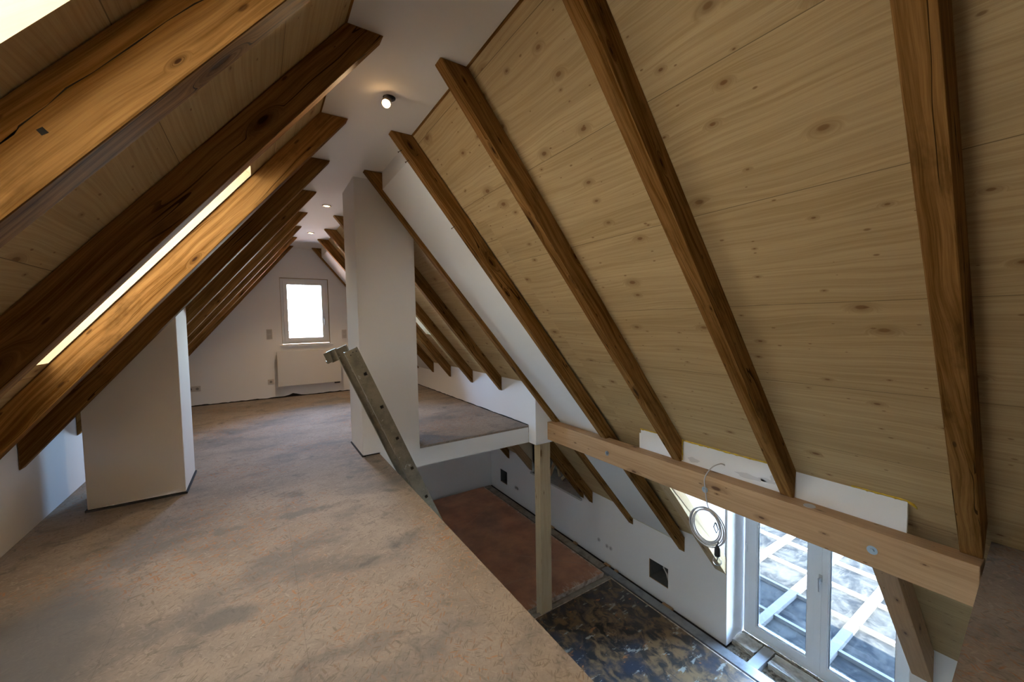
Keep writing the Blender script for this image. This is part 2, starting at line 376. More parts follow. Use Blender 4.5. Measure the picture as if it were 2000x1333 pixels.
def empty(name, loc, label=None, cat=None, group=None):
    o = bpy.data.objects.new(name, None); C.objects.link(o); o.location = loc; o.empty_display_size = .05
    bpy.context.view_layer.update()
    if label: tag(o, label, cat, group)
    return o
def B(*boxes):
    bm = bmesh.new()
    for b_ in boxes: addbox(bm, *b_)
    return bm
def addbox(bm, a, b, M4=None):
    x0, y0, z0 = a; x1, y1, z1 = b
    vs = [bm.verts.new((x, y, z)) for x in (x0, x1) for y in (y0, y1) for z in (z0, z1)]
    if M4 is not None:
        for v in vs: v.co = M4 @ v.co
    for f in ((0, 1, 3, 2), (4, 6, 7, 5), (0, 4, 5, 1), (2, 3, 7, 6), (0, 2, 6, 4), (1, 5, 7, 3)):
        bm.faces.new([vs[i] for i in f])
    return vs
def prism(bm, poly, lo, hi, axis='y', shift=None):
    """poly: (a,b) pairs extruded along axis; shift(z) moves along axis"""
    def P(a, b, t):
        if axis == 'y': s = shift(b) if shift else 0; return (a, t+s, b)
        if axis == 'x': return (t, a, b)
        return (a, b, t)
    f0 = [bm.verts.new(P(a, b, lo)) for a, b in poly]; f1 = [bm.verts.new(P(a, b, hi)) for a, b in poly]
    n = len(poly); bm.faces.new(f0); bm.faces.new(f1[::-1])
    for i in range(n): bm.faces.new([f0[i], f1[i], f1[(i+1) % n], f0[(i+1) % n]])
    return bm
def tube(bm, pts, r, seg=10, cap=True):
    rings = []; prev = None
    for i, p in enumerate(pts):
        p = Vector(p)
        t = (Vector(pts[min(i+1, len(pts)-1)]) - Vector(pts[max(i-1, 0)])).normalized()
        if prev is None: a = t.orthogonal().normalized()
        else: a = (prev - t*prev.dot(t)).normalized()
        prev = a; b = t.cross(a); rr = r[i] if isinstance(r, (list, tuple)) else r
        rings.append([bm.verts.new(p + (a*math.cos(2*math.pi*k/seg)+b*math.sin(2*math.pi*k/seg))*rr) for k in range(seg)])
    for i in range(len(rings)-1):
        for k in range(seg): bm.faces.new([rings[i][k], rings[i][(k+1) % seg], rings[i+1][(k+1) % seg], rings[i+1][k]])
    if cap: bm.faces.new(rings[0][::-1]); bm.faces.new(rings[-1])
    return bm
def grid_slab(us, vs, solid, fn, uvaxes=None):
    """closed slab over a grid with holes; fn(u,v,w) -> xyz for w=0 inner, w=1 outer; material 0 faces, 1 reveals"""
    bm = bmesh.new(); V = {}
    def v(i, j, w):
        if (i, j, w) not in V: V[(i, j, w)] = bm.verts.new(fn(us[i], vs[j], w))
        return V[(i, j, w)]
    n, m_ = len(us)-1, len(vs)-1
    ok = [[solid((us[i]+us[i+1])/2, (vs[j]+vs[j+1])/2) for j in range(m_)] for i in range(n)]
    def s(i, j): return 0 <= i < n and 0 <= j < m_ and ok[i][j]
    for i in range(n):
        for j in range(m_):
            if not ok[i][j]: continue
            for w in (0, 1): bm.faces.new([v(i, j, w), v(i+1, j, w), v(i+1, j+1, w), v(i, j+1, w)])
            for (di, dj, a, b_) in ((-1, 0, (i, j), (i, j+1)), (1, 0, (i+1, j), (i+1, j+1)), (0, -1, (i, j), (i+1, j)), (0, 1, (i, j+1), (i+1, j+1))):
                if not s(i+di, j+dj):
                    f = bm.faces.new([v(*a, 0), v(*b_, 0), v(*b_, 1), v(*a, 1)]); f.material_index = 1
    return bm
def cuts(lo, hi, holes, k):
    return sorted({lo, hi, *[h[k] for h in holes], *[h[k+1] for h in holes]} )
def inside(u, v, holes): return any(h[0] < u < h[1] and h[2] < v < h[3] for h in holes)

GY = Vector((0, 1, 0))
# ------------------------------------------------------------------ roofs (boarded slopes) and ceiling
RT = .34   # build-up thickness
nR = Vector((SL, 0, 1)).normalized(); nL = Vector((-SL, 0, 1)).normalized()
R_holes = [(.812, 2.296, 3.00, 4.70), (4.64, 5.96, 3.35, 4.70), (5.33, 5.93, 1.45, 2.21)]
us = sorted({YN, 2.6, 2.85, 3.1, 3.35, 3.6, YF, *[h[i] for h in R_holes for i in (0, 1)]})
vs = sorted({RBD, 2.0, 4.70, *[h[i] for h in R_holes for i in (2, 3)]})
def fR(y, x, w):
    p = Vector((x, y, zR(x, y))); return p + nR*RT*w
bm = grid_slab(us, vs, lambda u, v: not inside(u, v, R_holes), fR)
struct('ceiling_right', bm, [M_BOARD, M_LINING], grain=GY)
L_holes = [(1.975, 2.742, -.847, -.005), (.42, 1.0, -.95, .05)]
us = sorted({YN, YF, *[h[i] for h in L_holes for i in (0, 1)]}); vs = sorted({XL-.4, LBD, *[h[i] for h in L_holes for i in (2, 3)]})
def fL(y, x, w):
    p = Vector((x, y, zL(x))); return p + nL*RT*w
bm = grid_slab(us, vs, lambda u, v: not inside(u, v, L_holes), fL)
struct('ceiling_left', bm, [M_BOARD, M_LINING], grain=GY)
CC = (LBD+RBD)/2
struct('ceiling', B(((LBD-.012, YN, ZC), (RBD+.012, YF, ZC+.05))), M_WALLC)
struct('roof_ridge', prism(bmesh.new(), [(LBD-.5, ZC+.02), (LBD-.30, ZC+.25), (CC, ZC+.75), (RBD+.30, ZC+.25), (RBD+.5, ZC+.02), (RBD, ZC+.051), (LBD, ZC+.051)], YN, YF), M_DARK)
# shadow gaps beside the ceiling strip
struct('trim_1', B(((RBD-.008, YN, ZC-.006), (RBD+.004, 2.76, ZC+.001))), M_OLD, grain=GY)
struct('trim_2', B(((LBD-.004, YN, ZC-.006), (LBD+.006, 2.76, ZC+.001))), M_OLD, grain=GY)

# ------------------------------------------------------------------ walls
def wall_x(name, x0, x1, y0, y1, z0, z1, holes, m=M_WALL, reveal=None):
    us = sorted({y0, y1, *[h[i] for h in holes for i in (0, 1)]}); vs = sorted({z0, z1, *[h[i] for h in holes for i in (2, 3)]})
    bm = grid_slab(us, vs, lambda u, v: not inside(u, v, holes), lambda y, z, w: (x0 if w == 0 else x1, y, z))
    return struct(name, bm, [m, reveal or m])
def wall_y(name, y0, y1, x0, x1, z0, z1, holes, m=M_WALL, reveal=None):
    us = sorted({x0, x1, *[h[i] for h in holes for i in (0, 1)]}); vs = sorted({z0, z1, *[h[i] for h in holes for i in (2, 3)]})
    bm = grid_slab(us, vs, lambda u, v: not inside(u, v, holes), lambda x, z, w: (x, y0 if w == 0 else y1, z))
    return struct(name, bm, [m, reveal or m])
wall_x('wall_left', XL, XL-.25, YN-.2, YF+.3, .008, 1.0, [])
WH = (.318, 1.078, .905, 2.065)
wall_y('wall_far', YF, YF+.30, XL-.4, 4.9, .008, 3.0, [WH])
wall_y('wall_near', YN, YN-.2, XL-.4, 5.2, -2.7, 3.1, [])
# knee wall of the upper room, stops at the slope
struct('wall_right', prism(bmesh.new(), [(2.66, .008), (2.66, zR(2.66, 5)-.0), (2.86, zR(2.86, 5)), (2.86, .008)], 3.80, YF, 'y'), M_WALL)
bm = prism(bmesh.new(), [(2.66, -.205), (2.66, zR(2.66, 3.7)), (3.00, zR(3.0, 3.7)), (3.00, -.205)], 3.655, 3.80)
struct('trim_3', bm, M_WALL)                               # plastered end of the knee wall
# lower room
zt = -1.25
wall_x('wall_lower_right', XW, XW+.46, YN, YF, ZF+.03, zt,
       [(.82, 2.275, ZF, 0), (3.02, 3.31, -2.205, -1.945), (6.89, 7.17, -2.205, -1.93), (4.64, 5.96, -1.625, 0)])
wall_y('wall_lower_far', YB, YB+.25, -1.5, 4.8, -2.6, -.2, [])
wall_x('wall_lower_left', -1.2, -1.4, YN, YB, -2.6, -.2, [])

# ------------------------------------------------------------------ floors
T = .022
def floor_piece(): 
    bm = bmesh.new()
    poly = [(XL-.2, YN), (.92, YN), (.92, 3.80), (2.66, 3.80), (2.66, 3.802), (2.85, 3.802), (2.85, YF+.2), (XL-.2, YF+.2)]
    prism(bm, poly, -T, 0, 'z'); return bm
bm = floor_piece()
for f in bm.faces:
    if abs(f.normal.z) < .5: pass
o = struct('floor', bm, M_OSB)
bm = bmesh.new()
prism(bm, [(XL-.1, YN), (3.0, YN), (3.0, .24), (.914, .24), (.914, 3.798), (2.655, 3.798), (2.655, YF), (XL-.1, YF)], -.205, -T, 'z')
struct('loft_slab', bm, M_WALL)
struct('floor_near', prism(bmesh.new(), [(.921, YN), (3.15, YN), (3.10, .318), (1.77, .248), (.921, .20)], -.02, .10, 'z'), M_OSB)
struct('trim_15', B(((.9205, 3.797, -.205), (1.3135, 3.83, .02))), M_WALL)
struct('floor_lower', B(((-1.4, YN, ZF-.25), (4.215, YB+.1, ZF))), M_LATH)
M_RIM = plain('chipped_board_rim', (.60, .50, .42), .9, mottle=1, scale=16, col2=(.26, .17, .12), bmp=.6, bscale=80)
o = struct('floor_panel_far', B(((-1.2, 3.90, ZF), (3.985, 7.46, ZF+.06))), M_RED, bevel=.006)
struct('panel_rim', B(((-1.2, 3.888, ZF), (3.997, 3.9005, ZF+.058)), ((3.9845, 3.9005, ZF), (3.997, 7.46, ZF+.058))), M_RIM, o)
o = struct('floor_panel_near', B(((-1.2, YN, ZF), (3.985, 3.735, ZF+.06))), M_MOTTLE, bevel=.006)
struct('panel_rim', B(((-1.2, 3.7345, ZF), (3.998, 3.744, ZF+.061)), ((3.9845, YN, ZF), (3.998, 3.7345, ZF+.061))), M_RIM, o)
struct('wall_base', B(((4.2155, YN, ZF-.25), (4.74, .815, ZF)), ((4.2155, 2.279, ZF-.25), (4.74, YB+.1, ZF)), ((4.32, YN, ZF), (4.70, .815, ZF+.031)), ((4.32, 2.30, ZF), (4.70, YB+.1, ZF+.031)), ((4.2155, .815, ZF-.25), (4.74, 2.279, ZF-.081))), M_DARK)
def strip(a, b, m=M_LATH, bev=.004):
    return B((a, b))
tag(obj('floor_batten', strip((4.045, 4.02, ZF), (4.165, 7.50, ZF+.035)), M_LATH, grain=GY, bevel=.004), 'grey weathered batten along the lower wall beside the reddish floor board', 'batten')
tag(obj('floor_batten', strip((4.045, -1.2, ZF), (4.175, 3.99, ZF+.04)), M_ZINC, grain=GY, bevel=.004), 'long grey strip between the dark stained floor and the terrace door', 'batten')
tag(obj('floor_batten', strip((-.9, 3.745, ZF), (2.785, 3.81, ZF+.045)), M_LATH, grain=Vector((1, 0, 0)), bevel=.004), 'grey batten in the floor groove left of the timber post', 'batten')
tag(obj('floor_batten', strip((2.955, 3.745, ZF), (4.03, 3.815, ZF+.045)), M_LATH, grain=Vector((1, 0, 0)), bevel=.004), 'grey batten in the floor groove right of the timber post', 'batten')
for i, (y, l) in enumerate(((3.98, .10), (3.83, .05), (2.93, .14), (5.3, .1), (4.7, .07))):
    tag(obj('shim_block', B(((4.185, y, ZF), (4.235, y+l, ZF+.028))), M_NEW, grain=GY), ('small wooden shim in the gap under the lower wall, ' + ['near the batten joint', 'just past the batten joint', 'below the square wall opening', 'farthest one, toward the back', 'behind the timber post'][i]), 'shim', 'shims in the gap under the lower wall')

# ------------------------------------------------------------------ columns
def column(name, x0, x1, y0, y1, topf, lift=.014):
    bm = bmesh.new()
    vs_ = []
    for (x, y) in ((x0, y0), (x1, y0), (x1, y1), (x0, y1)):
        vs_.append((bm.verts.new((x, y, lift)), bm.verts.new((x, y, topf(x)))))
    bm.faces.new([v[0] for v in vs_]); bm.faces.new([v[1] for v in vs_][::-1])
    for i in range(4): a, b_ = vs_[i], vs_[(i+1) % 4]; bm.faces.new([a[0], b_[0], b_[1], a[1]])
    return struct(name, bm, M_WALL, bevel=.006)
column('chimney_column_left', -1.035, -.515, 3.76, 4.26, lambda x: zL(x)+.02)
struct('chimney_column_right', prism(bmesh.new(), [(.765, .014), (1.313, .014), (1.313, zR(1.313)+.03), (.98, ZC+.02), (.765, ZC+.02)], 3.797, 4.335), M_WALL, bevel=.006)
struct('trim_4', B(((-1.045, 3.75, 0), (-.505, 4.27, .0145))), M_DARK)
struct('trim_5', B(((.757, 3.80, 0), (.79, 4.345, .0145)), ((.79, 3.83, 0), (1.32, 4.345, .0145))), M_DARK)
# ragged dark joint between the far wall and the floor
bm = bmesh.new()
prof = []; x = XL
while x < 2.66:
    h = .012 + random.random()*.012 + (.05*max(0, 1-abs(x-.45)/.10) if abs(x-.45) < .10 else 0)
    prof.append((x, h)); x += random.uniform(.03, .07)
poly = [(XL, .0005)] + prof + [(2.6, .0005)]
prism(bm, poly, YF-.006, YF+.004); struct('trim_6', bm, M_DARK)
bm = bmesh.new(); prof = []; y = 3.82
while y < YF-.05:
    prof.append((y, .008+random.random()*.007)); y += random.uniform(.05, .12)
prism(bm, [(3.82, .0005)] + prof + [(YF-.01, .0005)], 2.655, 2.662, 'x'); struct('trim_7', bm, M_DARK)

# ------------------------------------------------------------------ rafters
BX0, BX1, BZ0, BZ1 = 2.83, 2.955, -.165, .045     # the long beam
def rafter(name, poly, y0, y1, w, m, label, group, cat='rafter'):
    """poly in xz; near face y drifts from y0 (top) to y1 (bottom)"""
    zt_, zb = max(p[1] for p in poly), min(p[1] for p in poly)
    sh = lambda z: (y1-y0)*(zt_-z)/(zt_-zb)
    bm = prism(bmesh.new(), poly, y0, y0+w, 'y', sh)
    a = Vector((poly[0][0], 0, poly[0][1]))
    side = 1 if min(poly, key=lambda q: q[1])[0] > max(poly, key=lambda q: q[1])[0] else -1
    L = Vector((side, 0, -SL)).normalized()
    return tag(obj(name, bm, m, grain=L, bevel=.005), label, cat, group)
def inL(z, off=0): return LIN - (ZC-z)/SL
def bdL(z): return LBD - (ZC-z)/SL
def inR(z): return RIN + (ZC-z)/SL
def bdR(z): return RBD + (ZC-z)/SL
MH = (-.325, 1.618)
LG, RG = 'rafters of the left roof slope', 'rafters of the right roof slope'
left_y = [.24, 1.10, 1.889, 2.752, 3.52, 4.40, 5.258, 6.034, 6.805, 7.57]
leftlab = ['old brown rafter of the left slope, nearest of all, before the roof window',
 'broad brown rafter at top left with a small square hole, lit along its lower edge',
 'dark brown left rafter with the glowing roof window strip just under it',
 'brown left rafter lit golden by the roof window beside it, third from the camera',
 'dark left rafter whose cut foot shows on the low wall before the white column',
 'dark left rafter that vanishes behind the left white column, first one past it',
 'narrow dark rafter of the left slope, second one past the left column',
 'narrow dark rafter of the left slope, third one past the left column',
 'narrow dark rafter of the left slope, second to last before the window wall',
 'last rafter of the left slope, lying close to the far window wall']
for i, y in enumerate(left_y):
    top = ZC-.001
    poly = [(bdL(top)+.001, top), (inL(top), top), (XL+.002, SL*(XL-LIN)+ZC), (XL+.002, SL*(XL-LBD)+ZC)]
    if i in (1, 2):
        s_ = {1: 1.225, 2: 1.235}[i]
        poly = [(bdL(top)+.001, top), (inL(top), top), (XL+.002, ZC-s_*(LIN-XL)), (XL+.002, SL*(XL-LBD)+ZC)]
    r_ = rafter('roof_rafter', poly, y, y, .075 if i != 1 else .085, M_OLD, leftlab[i], LG)
    if i == 1:   # square hole seen in the near face
        hx, hz = MH
        cpts = [(-.40, 1.555), (-.378, 1.583), (-.360, 1.605), (-.353, 1.620), (-.318, 1.666), (-.289, 1.707), (-.253, 1.747), (-.187, 1.825), (-.137, 1.888), (-.088, 1.942), (-.05, 1.98)]
        cb = bmesh.new(); up_ = [(x + .0012*(-1)**k, z + .0011) for k, (x, z) in enumerate(cpts)]; lo_ = [(x, z - .0011) for x, z in cpts]
        lo_[0] = cpts[0]; 
        prism(cb, up_ + lo_[::-1], y-.0006, y+.001); obj('drying_crack', cb, M_DARK, r_)
        obj('mortise_hole', prism(bmesh.new(), [(hx-.0075, hz+.001), (hx+.001, hz+.0085), (hx+.0085, hz), (hx-.001, hz-.0075)], y-.0012, y+.001), M_DARK, r_)
FT = (2.945, BZ1)
LIGHTNAIL = plain('rusty_nail', (.10, .06, .04), .6, .5)
def rpoly(kind, w0=XW-.002):
    t = ZC-.001
    if kind == 'stop':   # ends on the beam top against the white lining board
        return [(RBD-.001+.0, t), (RIN, t), (2.925, BZ1+.001), (2.944, BZ1+.001), (2.944, .228)]
    if kind == 'full':   # runs past the beam, notched over it
        return [(RBD-.001, t), (RIN, t), (inR(BZ1+.001), BZ1+.001), (BX1+.001, BZ1+.001), (BX1+.001, ZC-SL*(BX1+.001-RIN)), (w0, ZC-SL*(w0-RIN)), (w0, ZC-SL*(w0-RBD)+.0)]
    if kind == 'upper':
        x = 2.658; return [(RBD-.001, t), (RIN, t), (x, ZC-SL*(x-RIN)), (x, ZC-SL*(x-RBD))]
    if kind == 'lower':
        x0 = inR(-.207); return [(x0+.153, -.207), (x0, -.207), (w0, ZC-SL*(w0-RIN)), (w0, ZC-SL*(w0-RBD))]
def rr(kind, y0, y1, label, m=M_OLD, w=.075, poly=None):
    return rafter('roof_rafter', poly or rpoly(kind), y0, y1, w, m, label, RG)
rr('stop', -.62, -.60, 'brown rafter of the right slope behind the near loft floor, outside the photo on the right') if False else None
rr('stop', .225, .325, 'brown rafter at the far right running down to the near loft floor corner', w=.078)
rr('stop', 1.045, 1.135, 'brown right rafter ending on the beam between the two larger white board pieces', w=.078)
rr('stop', 1.888, 1.965, 'brown right rafter with yellow foam at its foot beside the narrow white board', w=.078)
rf = rr('full', 2.762, 2.790, 'brown right rafter beside the white sloping panel, running on below the beam')
for (nx, nz) in ((.905, 2.478), (.955, 2.418), (1.30, 1.99)):
    nb_ = bmesh.new(); tube(nb_, [(nx-.002, 2.80, nz), (nx-.030, 2.80, nz-.022)], .0022, 8); tube(nb_, [(nx-.030, 2.80, nz-.022), (nx-.032, 2.80, nz-.0235)], .005, 8)
    obj('nail', nb_, LIGHTNAIL, rf)
rr('full', 3.575, 3.575, 'thin visible rafter edge at the left side of the white sloping panel')
up_lab = ['right rafter above the low white wall, nearest one behind the white block', 'right rafter above the low white wall beside the right column, second one', 'right rafter above the low white wall beside the small bright roof window', 'short looking rafter above the low white wall, fourth beside the right column', 'last rafter of the right slope against the far window wall']
for i, y in enumerate((4.40, 5.235, 6.035, 6.80, 7.62)):
    rr('upper', y, y, up_lab[i])
low_lab = {4.36: 'dark rafter below the beam just right of the timber post, in the lower room', 6.78: 'small dark rafter end under the white loft edge in the lower room'}
for y, lab in low_lab.items(): rr('lower', y, y, lab)
rr('lower', 4.56, 4.56, 'rafter with pale underside beside the small lower dormer window, right of the post', w=.075)
rr('lower', 5.97, 5.97, 'light brown rafter at the left cheek of the lower dormer, under the white loft edge', M_NEW, w=.09)
# pale new trimmers beside the terrace door
x0 = 3.06
tp = [(x0+.16, ZC-SL*(x0+.16-RBD)), (x0, ZC-SL*(x0+.16-RBD)-.0), (x0, ZC-SL*(x0-RIN)), (XW-.002, ZC-SL*(XW-RIN)), (XW-.002, ZC-SL*(XW-RBD))]
rafter('trimmer_rafter', tp, 2.285, 2.285, .125, M_CREAM, 'pale planed rafter below the beam at the left of the terrace door, lit by daylight', 'new trimmer rafters at the terrace door')
o8 = lambda x: ZC-1.195*(x-RBD)
tq = [(x0+.16, o8(x0+.16)), (x0, o8(x0+.16)), (x0, ZC-SL*(x0-RIN)), (XW-.002, ZC-SL*(XW-RIN)), (XW-.002, o8(XW))]
rafter('trimmer_rafter', tq, .69, .69, .12, M_NEW, 'light brown square rafter below the beam at the right of the terrace door', 'new trimmer rafters at the terrace door')

# white sloping panels between rafters
def sl_panel(name, y0, y1, xt, xb, full=True):
    o1, o2 = .842, .884
    f = lambda x, o: ZC-SL*(x-o)
    s1 = (ZC-BZ1)/(2.962-o1); zt_ = ZC-s1*(xt-o1)
    if full: poly = [(xt, zt_), (2.962, BZ1+.001), (2.962, f(2.962, o2)), (xb, f(xb, o2)), (xb, f(xb, RBD)), (xt, f(xt, RBD))]
    else: poly = [(xt, f(xt, o1)), (xb, f(xb, o1)), (xb, f(xb, RBD)), (xt, f(xt, RBD))]
    return struct(name, prism(bmesh.new(), poly, y0, y1), M_PANELW)
sl_panel('ceiling_panel_near', 2.87, 3.574, .965, XW-.03)
sl_panel('ceiling_panel_far', 6.876, 7.619, .965, 2.655, False)
z0 = ZC-SL*(XW-.03-.884)
struct('trim_8', prism(bmesh.new(), [(XW-.034, z0+.03), (XW-.034, z0-.004), (XW-.002, z0-.006), (XW-.002, z0+.03)], 2.87, 3.57), M_TAPE)

# white lining boards above the beam, with foam along the top
LX = BX1-.001+.003
for nm, a, b_, tp_ in (('lining_board', 2.045, 2.39, 'narrow white board above the beam, leftmost, behind the foamed rafter'), ('lining_board', 1.215, 1.963, 'white board above the beam with the cable hole and grey filler patches'), ('lining_board', .60, 1.133, 'white board above the beam at the right end, beside the dark roof boards')):
    poly = [(LX-.008, BZ1+.001), (LX-.008, .226), (LX+.012, .215), (LX+.012, BZ1+.001)]
    bo = tag(obj(nm, prism(bmesh.new(), poly, a, b_), M_PANELW), tp_, 'board', 'white boards above the beam')
    if a > 1.2 and a < 2:
        for (yy, zz, ry, rz) in ((1.86, .085, .05, .02), (1.42, .09, .10, .018), (1.27, .13, .018, .022), (1.30, .10, .06, .015)):
            bm = bmesh.new(); bmesh.ops.create_circle(bm, cap_ends=True, segments=20, radius=1)
            for v in bm.verts:
                v.co = Vector((LX-.0088, yy+v.co.x*ry*(1+.2*math.sin(5*v.co.y)), zz+v.co.y*rz*(1+.25*math.sin(4*v.co.x))))
            obj('filler_patch', bm, plain('grey_filler', (.60, .60, .61), .9), bo)
# foam bead
def foam(pts, r, label):
    bm = bmesh.new(); P_ = []
    for i in range(len(pts)-1):
        a, b_ = Vector(pts[i]), Vector(pts[i+1]); n = max(2, int((b_-a).length/.012))
        P_ += [a.lerp(b_, k/n) for k in range(n)]
    P_.append(Vector(pts[-1]))
    P_ = [p+Vector((random.uniform(-.0015, .0015), 0, random.uniform(-.0025, .0025))) for p in P_]
    tube(bm, P_, [r*random.uniform(.7, 1.35) for _ in P_], 7)
    return tag(obj('foam_bead', bm, M_FOAM, smooth=True), label, 'foam seal', 'yellow foam seals')
foam([(2.944, 2.39, .230), (2.944, 2.045, .230)], .008, 'yellow foam bead on top of the narrow left white board above the beam')
foam([(2.943, 1.962, .230), (2.943, 1.215, .232)], .008, 'long yellow foam bead on top of the middle white board above the beam')
foam([(2.942, 1.958, .06), (2.942, 1.958, .22)], .0045, 'short upright yellow foam bead at the foot of a rafter, beside the middle white board')
foam([(2.9405, .84, .231), (2.9405, .600, .232), (2.950, .578, .215), (2.985, .568, .185)], .0065, 'thick yellow foam blob at the top right corner of the right white board')

# ------------------------------------------------------------------ beam, post
bm = B(((BX0, .322, BZ0), (BX1, 3.654, BZ1)))
beam = tag(obj('timber_beam', bm, M_NEW, grain=GY, bevel=.004), 'long pale timber beam crossing in front of the right rafters, carrying the coiled cable', 'beam')
for i, (y, z) in enumerate(((2.70, -.068), (1.69, -.071), (.71, -.064))):
    bm = bmesh.new()
    bmesh.ops.create_cone(bm, cap_ends=True, segments=28, radius1=.024, radius2=.022, depth=.004, matrix=Matrix.Translation((BX0-.002, y, z)) @ Matrix.Rotation(math.pi/2, 4, 'Y'))
    bmesh.ops.create_cone(bm, cap_ends=True, segments=6, radius1=.011, radius2=.010, depth=.012, matrix=Matrix.Translation((BX0-.009, y, z)) @ Matrix.Rotation(math.pi/2, 4, 'Y'))
    obj('bolt_head', bm, plain('galvanised', (.35, .40, .44), .4, .8), beam)
bm = bmesh.new(); bmesh.ops.create_cone(bm, cap_ends=True, segments=32, radius1=.032, radius2=.031, depth=.003, matrix=Matrix.Translation((2.885, 1.03, BZ1+.002)))
tag(obj('round_disc', bm, plain('clear_grey_plastic', (.42, .40, .38), .3)), 'small round translucent disc lying on top of the beam', 'disc')
tag(obj('timber_post', B(((2.785, 3.75, ZF), (2.945, 3.865, -.206))), M_CREAM, grain=Vector((0, 0, 1)), bevel=.005), 'upright pale timber post standing on the lower floor under the beam end', 'post')

# ------------------------------------------------------------------ far window
def pvc_window_y(name, x0, x1, z0, z1, y, parent=None):
    w = struct(name, frame_y(x0, x1, z0, z1, y, y+.07, .045), M_PVC, bevel=.003)
    s_ = obj('sash', frame_y(x0+.04, x1-.04, z0+.04, z1-.04, y-.015, y+.05, .065), M_PVC, w, bevel=.004)
    obj('gasket', frame_y(x0+.098, x1-.098, z0+.098, z1-.098, y-.005, y+.03, .009), M_BLACK, s_)
    obj('glass_pane', B(((x0+.10, y+.015, z0+.10), (x1-.10, y+.021, z1-.10))), M_GLASS, s_)
    return w, s_
def frame_y(x0, x1, z0, z1, y0, y1, t):
    us, vs = [x0, x0+t, x1-t, x1], [z0, z0+t, z1-t, z1]
    bm = grid_slab(us, vs, lambda u, v: not (us[1] < u < us[2] and vs[1] < v < vs[2]), lambda a, b_, w: (a, y0 if w == 0 else y1, b_))
    for f in bm.faces: f.material_index = 0
    return bm
def frame_x(y0, y1, z0, z1, x0, x1, t):
    us, vs = [y0, y0+t, y1-t, y1], [z0, z0+t, z1-t, z1]
    bm = grid_slab(us, vs, lambda u, v: not (us[1] < u < us[2] and vs[1] < v < vs[2]), lambda a, b_, w: (x0 if w == 0 else x1, a, b_))
    for f in bm.faces: f.material_index = 0
    return bm
w1, s1 = pvc_window_y('window_1', WH[0]+.006, WH[1]-.006, WH[2]+.012, WH[3]-.006, YF+.075)
struct('trim_9', frame_y(WH[0]-.004, WH[1]+.004, WH[2], WH[3]+.004, YF+.05, YF+.074, .011), plain('ochre_joint', (.34, .24, .10), .9))
def lever(parent, loc, down, out, m=M_CHROME):
    """window handle: plate, neck and lever; out = direction into the room"""
    o_ = Vector(out); l = Vector(loc)
    bm = bmesh.new(); sidev = Vector((0, 0, 1)).cross(o_)
    M4 = Matrix((sidev, Vector((0, 0, 1)), o_)).transposed().to_4x4(); M4.translation = l
    addbox(bm, (-.014, -.034, 0), (.014, .034, .008), M4)
    tube(bm, [l+o_*.006, l+o_*.045], .009, 12)
    p = l+o_*.045
    tube(bm, [p+Vector((0, 0, .008)), p, p-Vector((0, 0, .05)), p-Vector((0, 0, .125))+o_*-.004], [.009, .010, .009, .007], 12)
    return obj('handle', bm, m, parent, smooth=False)
lever(s1, (WH[1]-.079, YF+.060, 1.36), None, (0, -1, 0))
struct('trim_10', B(((WH[0]-.03, YF-.045, WH[2]-.022), (WH[1]+.035, YF+.074, WH[2]+.0))), M_PVC, bevel=.004)

# neighbouring roof seen pale behind the window
bm = bmesh.new()
nb = struct('neighbour_roof', prism(bm, [(13.5, -3.0), (19.0, 1.0), (19.5, 1.0), (19.5, -3.2)], -8, 12, 'x'), plain('clay_tiles', (.42, .26, .18), .8, mottle=.6, scale=3))

# ------------------------------------------------------------------ radiator
rd = empty('radiator', (.72, YF-.06, .2), 'white flat panel radiator on the far wall under the window', 'radiator')
obj('front_panel', B(((.226, YF-.118, .206), (1.222, YF-.105, .800))), M_RAD, rd, bevel=.003)
bm = B(((.235, YF-.105, .215), (1.212, YF-.030, .792)))
obj('convector_body', bm, M_RAD, rd, bevel=.004)
for bx_ in (.26, 1.14):
    for bz_ in (.62, .32): obj('wall_bracket', B(((bx_, YF-.03, bz_), (bx_+.04, YF-.001, bz_+.04))), M_RAD, rd)
bm = bmesh.new(); tube(bm, [(1.13, YF-.07, .215), (1.13, YF-.07, .185), (1.13, YF-.001, .18)], .012, 10); tube(bm, [(1.18, YF-.07, .215), (1.18, YF-.07, .185), (1.18, YF-.001, .18)], .012, 10); addbox(bm, (1.11, YF-.09, .178), (1.20, YF-.05, .200))
obj('valve_block', bm, M_BLACK, rd)
bm = bmesh.new(); tube(bm, [(1.212, YF-.07, .74), (1.25, YF-.07, .74)], .018, 12)
obj('valve_knob', bm, M_RAD, rd)

# ------------------------------------------------------------------ switches, sockets
def plate_y(label, x, z, n=2, vertical=True, cat='switch', g=None, name='wall_switch', inner='rocker'):
    h = .0415
    e = empty(name, (x, YF, z), label, cat, g)
    w, hh = (h, h*n) if vertical else (h*n, h)
    obj('cover_plate', B(((x-w, YF-.010, z-hh), (x+w, YF-.0005, z+hh))), plain('switch_white', (.50, .47, .44), .4), e, bevel=.003)
    for k in range(n):
        cx, cz = (x, z-hh+h*(2*k+1)) if vertical else (x-w+h*(2*k+1), z)
        if inner == 'rocker': obj('rocker', B(((cx-.027, YF-.014, cz-.027), (cx+.027, YF-.010, cz+.027))), plain('switch_white2', (.44, .41, .38), .35), e, bevel=.002)
        else:
            bm = bmesh.new(); bmesh.ops.create_cone(bm, cap_ends=True, segments=24, radius1=.020, radius2=.020, depth=.003, matrix=Matrix.Translation((cx, YF-.0112, cz)) @ Matrix.Rotation(math.pi/2, 4, 'X'))
            obj('socket_well', bm, plain('socket_grey', (.2, .19, .18), .4), e)
    return e
plate_y('white double light switch on the far wall left of the window', .135, 1.10)
plate_y('white double light switch on the far wall right of the window, half beside the column', 1.315, 1.066)
